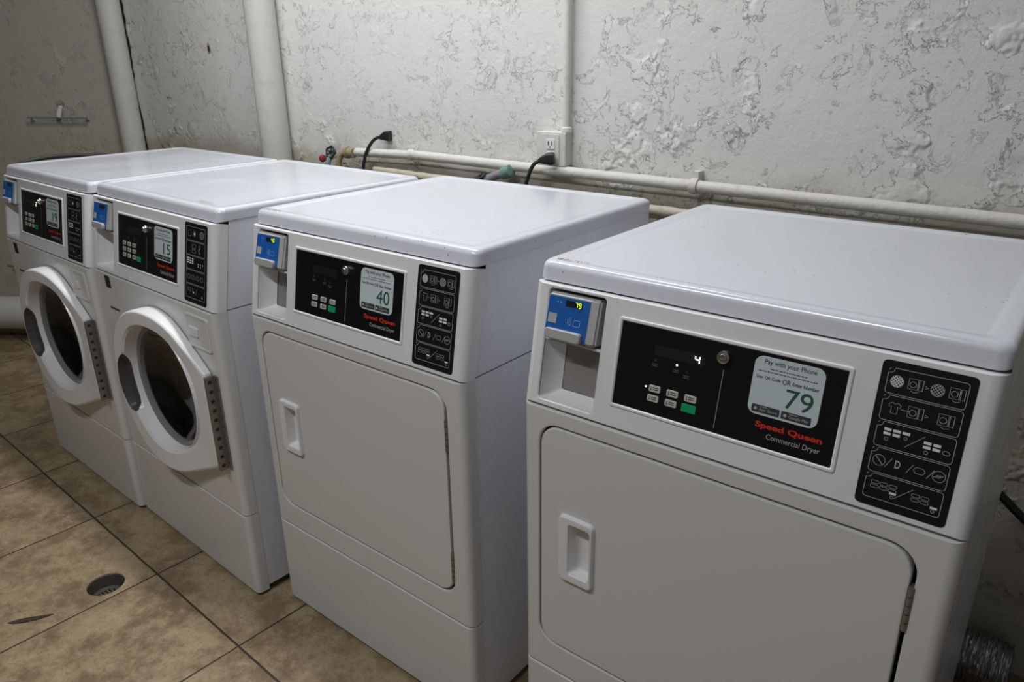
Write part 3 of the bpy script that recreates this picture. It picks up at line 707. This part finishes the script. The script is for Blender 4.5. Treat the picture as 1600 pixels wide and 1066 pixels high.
    for k in range(1, 6):
        t_ = k/5*PI/2; e = .011*(1-math.cos(t_)); L.append((x0+e, y0+.004+e, x1-e, y1-e, .018, H-.011+.011*math.sin(t_)))
    L += [(x0+.026, y0+.024, x1-.026, y1-.022, .016, H), (x0+.034, y0+.032, x1-.034, y1-.030, .014, H-.0028), (x0+.038, y0+.036, x1-.038, y1-.034, .012, H-.003)]
    loft(bm, L, 7, cap0=True, cap1=True, top=True); ld = finish('lid', bm, M['lid'], root)
    if lid_mark:
        bm = bmesh.new(); random.seed(7); x = lid_mark[0]; yv = lid_mark[1]
        for k in range(10):
            q = [(x+k*.0062+random.uniform(-.002, .003), yv+random.uniform(0, .013)) for _ in range(4)]
            stroke(bm, q, .0018, -(H+.0004))
        for v in bm.verts: v.co = Vector((v.co.x, v.co.z, -v.co.y))
        ink('red_scrawl', bm, mat_scrawl, ld)
    return root

machine('washer', (-1.4245, -.031, 0), -.0270, '19', 'white front-loading washer farthest left in the row, its sticker numbered 19', '', '2')
machine('washer', (-.7415, -.0343, 0), -.0344, '15', 'white front-loading washer with round glass door, its sticker numbered 15', '', '', (.53, .082))
machine('dryer', (0, 0, 0), 0, '40', 'white dryer beside the washers, its sticker numbered 40', '40', '', (.020, .060))
machine('dryer', (.8065, .0165, 0), .0030, '79', 'white dryer nearest the camera, its sticker numbered 79 and display lit', '79', '4', (.022, .070))

# ------------------------------------------------------------------ plumbing and electrics on the back wall
def tube_obj(name, pts, r, m, parent=None, smooth=True, k=8, seg=14, wob=0):
    bm = bmesh.new(); P = catmull(pts, k) if smooth else [Vector(p) for p in pts]
    random.seed(len(P)); rf = (lambda i: r*(1+random.uniform(-wob, wob))) if wob else None
    tube(bm, P, r, seg, True, rf); return finish(name, bm, m, parent, smooth=50, wn=False)
def disp_pipe(name, a, b, r, m, n=40, wob=.03, seg=24): return tube_obj(name, [Vector(a).lerp(Vector(b), i/n) for i in range(n+1)], r, m, None, False, seg=seg, wob=wob)
o = disp_pipe('vertical_pipe', (-2.213, .836, .0), (-2.213, .836, CZ), .0515, M['pipe_old'], wob=.006); tag(o, 'thick white painted drain pipe standing in the back corner', 'pipe')
o = disp_pipe('vertical_pipe', (-1.045, .836, .0), (-1.045, .836, CZ), .056, M['pipe_old'], wob=.006); tag(o, 'thick white painted drain pipe rising behind the two washers', 'pipe')
# jagged dark strip laid on the wall beside the corner pipe
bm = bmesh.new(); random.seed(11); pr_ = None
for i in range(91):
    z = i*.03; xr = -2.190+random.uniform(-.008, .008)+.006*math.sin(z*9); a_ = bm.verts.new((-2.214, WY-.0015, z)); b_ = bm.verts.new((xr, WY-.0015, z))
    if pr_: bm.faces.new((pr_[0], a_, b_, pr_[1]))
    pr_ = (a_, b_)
struct(finish('dark_strip', bm, M['dark_gap'], smooth=0))
o = disp_pipe('electrical_conduit', (.297, .872, 1.176), (.300, .872, CZ), .011, M['pipe'], wob=.04); tag(o, 'thin painted conduit running up the wall from the outlet box', 'conduit')
wp = empty('water_pipe', (-.34, .862, 1.07)); tag(wp, 'long white painted water pipe running along the back wall above the machines', 'pipe')
def child_pipe(name, a, b, r, m, n=30, wob=.03):
    bm = bmesh.new(); random.seed(5); tube(bm, [Vector(a).lerp(Vector(b), i/n)-wp.location for i in range(n+1)], r, 18, True, lambda i: r*(1+random.uniform(-wob, wob))); return finish(name, bm, m, wp, smooth=50, wn=False)
child_pipe('pipe_run', (-.60, .862, 1.068), (-.328, .862, 1.076), .0145, M['pipe'])
child_pipe('pipe_run', (-.322, .862, 1.077), (3.2, .862, 1.040), .0150, M['pipe'], 120)
bm = bmesh.new(); revolve(bm, [(.0185, -.008), (.0185, .006), (.0155, .010)], 'x', 18, (-.322+.34, 0, .0065), cap0=True); finish('pipe_coupling', bm, M['pipe'], wp)
for cxp in (.700, 1.46):
    bm = bmesh.new(); zc = 1.077-(cxp+.322)*.0105-1.07
    revolve(bm, [(.0195, -.010), (.0205, 0), (.0195, .010)], 'x', 18, (cxp+.34, 0, zc), cap0=True, cap1=True); box(bm, cxp+.34-.008, .0, zc+.012, cxp+.34+.008, .027, zc+.036)
    finish('pipe_clamp', bm, M['pipe'], wp)
lp = disp_pipe('lower_water_pipe', (-.52, .872, 1.013), (3.2, .872, .945), .0140, M['pipe_dirty'], 120, wob=.10); tag(lp, 'second painted pipe running just below the long water pipe', 'pipe')
# hot water stub and valve behind the left washers
vv = empty('water_valve', (-.64, .85, 1.06)); tag(vv, 'tarnished brass water valve with red and black round handles behind washer', 'valve')
bm = bmesh.new(); revolve(bm, [(.015, .0), (.021, .002), (.021, .016), (.016, .018), (.018, .020), (.018, .040), (.016, .044)], 'x', 20, (-.005, 0, .006), cap0=True, cap1=True); finish('brass_body', bm, M['brass'], vv)
bm = bmesh.new(); tube(bm, catmull([(-.002, 0, .004), (-.02, -.008, .0), (-.032, -.014, -.03), (-.035, -.016, -.09)]), .011, 12); finish('elbow', bm, M['brass'], vv)
def handwheel(name, c, ax, r, m, parent):
    bm = bmesh.new(); ax = Vector(ax).normalized(); u_ = ax.orthogonal().normalized(); v_ = ax.cross(u_); c = Vector(c); n = 40
    tube(bm, [c+(u_*math.cos(2*PI*k/n)+v_*math.sin(2*PI*k/n))*(r+.0018*math.cos(10*PI*k/n)) for k in range(n+1)], .0038, 8, False)
    for k in range(5):
        a_ = 2*PI*k/5; tube(bm, [c, c+(u_*math.cos(a_)+v_*math.sin(a_))*r], .0025, 6)
    tube(bm, [c-ax*.02, c+ax*.005], .005, 8); return finish(name, bm, m, parent, smooth=50, wn=False)
handwheel('black_handwheel', (-.056, -.028, .006), (.2, -1, .35), .019, M['black_iron'], vv)
bm = bmesh.new(); revolve(bm, [(.004, -.014), (.010, -.012), (.014, -.003), (.012, .004), (.006, .008)], 'x', 12, (-.080, -.045, -.016), cap0=True, cap1=True); finish('red_handle', bm, M['valve_red'], vv)
bm = bmesh.new(); tube(bm, catmull([(-.056, -.01, .006), (-.060, -.03, -.014), (-.062, -.04, -.04), (-.062, -.04, -.10)]), .0095, 10); finish('green_fitting', bm, M['teal'], vv)
v2 = empty('water_valve', (.10, .845, 1.055)); tag(v2, 'verdigris green pipe fitting with black handle behind the middle dryer', 'valve')
bm = bmesh.new(); revolve(bm, [(.010, .022), (.0185, .018), (.020, .0), (.018, -.016), (.013, -.02)], 'x', 18, (0, 0, 0), cap0=True, cap1=True)
bm.transform(Matrix.Rotation(-.35, 4, 'Y')); finish('green_fitting', bm, M['teal'], v2)
bm = bmesh.new(); tube(bm, catmull([(-.012, -.004, -.004), (-.035, -.012, -.012), (-.060, -.02, -.024)]), .013, 12); finish('hose_coupling', bm, M['grey_hose'], v2)
handwheel('black_handwheel', (-.078, -.03, -.014), (-.3, -.5, 1), .017, M['black_iron'], v2)

def cord(name, plug_c, pts, label, dirv=(-1, -.25, 0)):
    e = empty(name, plug_c); tag(e, label, 'power cord')
    d = Vector(dirv).normalized(); zax = Vector((0, 0, 1)); sx = d; sy = zax.cross(sx)
    bm = bmesh.new(); L = [(-.020, .013, .017), (-.012, .014, .018), (.0, .0125, .0155), (.014, .009, .011), (.024, .0055, .0065)]
    rows = []
    for t_, a_, b_ in L:
        rows.append([bm.verts.new(sx*t_+sy*(a_*math.copysign(abs(math.cos(q))**.6, math.cos(q)))+zax*(b_*math.copysign(abs(math.sin(q))**.6, math.sin(q)))-zax*(max(t_, 0)*.25)) for q in [2*PI*k/16 for k in range(16)]])
    for A, B in zip(rows, rows[1:]):
        for i in range(16): bm.faces.new((A[i], A[(i+1) % 16], B[(i+1) % 16], B[i]))
    bm.faces.new(rows[0]); bm.faces.new(rows[-1]); finish('plug', bm, M['cord'], e, smooth=50)
    bm = bmesh.new(); tube(bm, catmull([Vector(p)-Vector(plug_c) for p in pts], 10), .0056, 10); finish('cable', bm, M['cord'], e, smooth=50, wn=False)
cord('power_cord', (-.458, .876, 1.130), [(-.478, .870, 1.127), (-.500, .858, 1.115), (-.520, .846, 1.085), (-.532, .838, 1.05), (-.542, .835, .98), (-.545, .83, .7)], 'black power cord plugged straight into the back wall above the washers')
cord('power_cord', (.262, .828, 1.108), [(.243, .820, 1.103), (.226, .810, 1.088), (.213, .802, 1.05), (.207, .80, 1.0), (.205, .80, .7)], 'black power cord plugged into the white outlet box behind the dryer numbered 40', (-1, -.5, 0))
ob = empty('outlet_box', (.26, WY, 1.09)); tag(ob, 'square white painted outlet box on the back wall behind the dryers', 'outlet')
bm = bmesh.new(); loft(bm, [(.2055-.26, -.005, .306-.26, .088, .004, 0), (.2055-.26, -.005, .306-.26, .088, .004, -.034), (.207-.26, -.0035, .3045-.26, .0865, .004, -.036)], 4, cap0=True, cap1=True); finish('box_body', bm, M['box'], ob)
bm = bmesh.new(); rbox(bm, -.036, -.0385, .002, .026, -.036, .082, .003, .001); fpp = finish('cover_plate', bm, M['box'], ob)
for q in (.056, .020):
    bm = bmesh.new(); rbox(bm, -.018, -.0405, q-.014, .012, -.038, q+.014, .005, .0008); rc = finish('receptacle', bm, M['plastic'], fpp)
    bm = bmesh.new(); frect(bm, -.011, q-.004, -.008, q+.007, -.0409); frect(bm, .001, q-.004, .004, q+.007, -.0409); flat(bm, circ(-.0035, q-.009, .0022, 8), -.0409); ink('slots', bm, M['dark_gap'], rc)
bm = bmesh.new(); revolve(bm, [(.013, .085), (.016, .09), (.015, .100), (.012, .103)], origin=(.038, -.018, 0), seg=14, cap0=True, cap1=True); finish('conduit_collar', bm, M['box'], ob)
# right-hand side: black hose against the wall, foil duct near the floor
o = tube_obj('rubber_hose', [(1.30, .80, .66), (1.40, .83, .54), (1.47, .862, .468), (1.56, .872, .395), (1.70, .87, .33), (1.9, .86, .20), (2.1, .84, .03)], .0095, M['cord']); tag(o, 'black rubber hose hanging behind the nearest dryer against the wall', 'hose')
bm = bmesh.new(); P = catmull([(1.14, .765, .17), (1.22, .785, .10), (1.33, .80, .066), (1.43, .81, .062), (1.575, .815, .060)], 60); random.seed(2)
tube(bm, P, .058, 40, True, lambda i: .056+(.0035 if i % 4 < 2 else -.0015))
for v in bm.verts: v.co += Vector((random.uniform(-1, 1), random.uniform(-1, 1), random.uniform(-1, 1)))*.0018
o = finish('foil_duct', bm, M['foil'], smooth=20, wn=False); tag(o, 'crinkled silver foil vent duct on the floor behind the nearest dryer', 'duct')
# ------------------------------------------------------------------ things on the left wall
DV = Vector((-.8321, -.5547, 0)); NV = Vector((.5547, -.8321, 0)); A0 = Vector((-2.215, WY, 0))
def dp(s, z, off): return A0+DV*s+NV*off+Vector((0, 0, z))
tr = empty('towel_bar', dp(.40, 1.13, 0)); tag(tr, 'small metal bar on a bracket fixed high on the left wall', 'bar')
L0 = tr.location
bm = bmesh.new(); tube(bm, [dp(.250, 1.128, .03)-L0, dp(.555, 1.132, .03)-L0], .0045, 8); finish('bar', bm, M['tealdull'], tr)
for s in (.262, .543):
    bm = bmesh.new(); tube(bm, [dp(s, 1.13, .03)-L0, dp(s, 1.118, .002)-L0], .006, 8); finish('bracket_arm', bm, M['pipe_old'], tr)
bm = bmesh.new(); tube(bm, [dp(.395, 1.13, .03)-L0, dp(.39, 1.165, .016)-L0, dp(.385, 1.19, .004)-L0], .011, 10); finish('centre_bracket', bm, M['pipe_old'], tr)
bm = bmesh.new(); tube(bm, [dp(.385, 1.19, .001)-L0, dp(.385, 1.20, .012)-L0], .014, 10); finish('mounting_knob', bm, M['brass'], tr)
o = disp_pipe('base_pipe', dp(.10, .150, .085), dp(2.4, .150, .085), .085, M['pipe_old'], 60, .01); tag(o, 'fat pale pipe lying along the foot of the left wall', 'pipe')
bm = bmesh.new(); revolve(bm, [(.006, 0), (.012, .004), (.014, .016), (.02, .02), (.02, .028), (.006, .03)], 'x', 12, cap0=True, cap1=True)
bm.transform(Matrix.Rotation(math.atan2(NV.y, NV.x), 4, 'Z')); tube(bm, catmull([(.0, .0, .0), (.02, -.03, -.01), (.01, -.07, .005)]), .006, 8)
o = finish('rusty_tap', bm, M['rust'], smooth=50); o.location = dp(.80, .395, .0); tag(o, 'small rusty tap stub on the left wall beside the first washer', 'tap')
o = tube_obj('rubber_hose', [(-1.452, .02, .55), (-1.458, .02, .75), (-1.457, .03, .93), (-1.452, .06, 1.035), (-1.450, .14, 1.064), (-1.446, .30, 1.060), (-1.440, .46, 1.03), (-1.44, .70, .9)], .0075, M['hose_dark']); tag(o, 'dark hose looped over the left side of the first washer', 'hose')
# ceiling lamp, and an added housing for the fill lamp
for lx, ly, hl, lb_ in ((-.3, .27, .89, 'long fluorescent ceiling light above the machines'), (.45, -1.35, .69, 'added fill light on the ceiling behind the photographer')):
    cl = empty('ceiling_light', (lx, ly, CZ)); tag(cl, lb_, 'lamp')
    bm = bmesh.new(); box(bm, -hl, -.07, -.045, hl, .07, 0); finish('housing', bm, M['plastic'], cl, smooth=0)
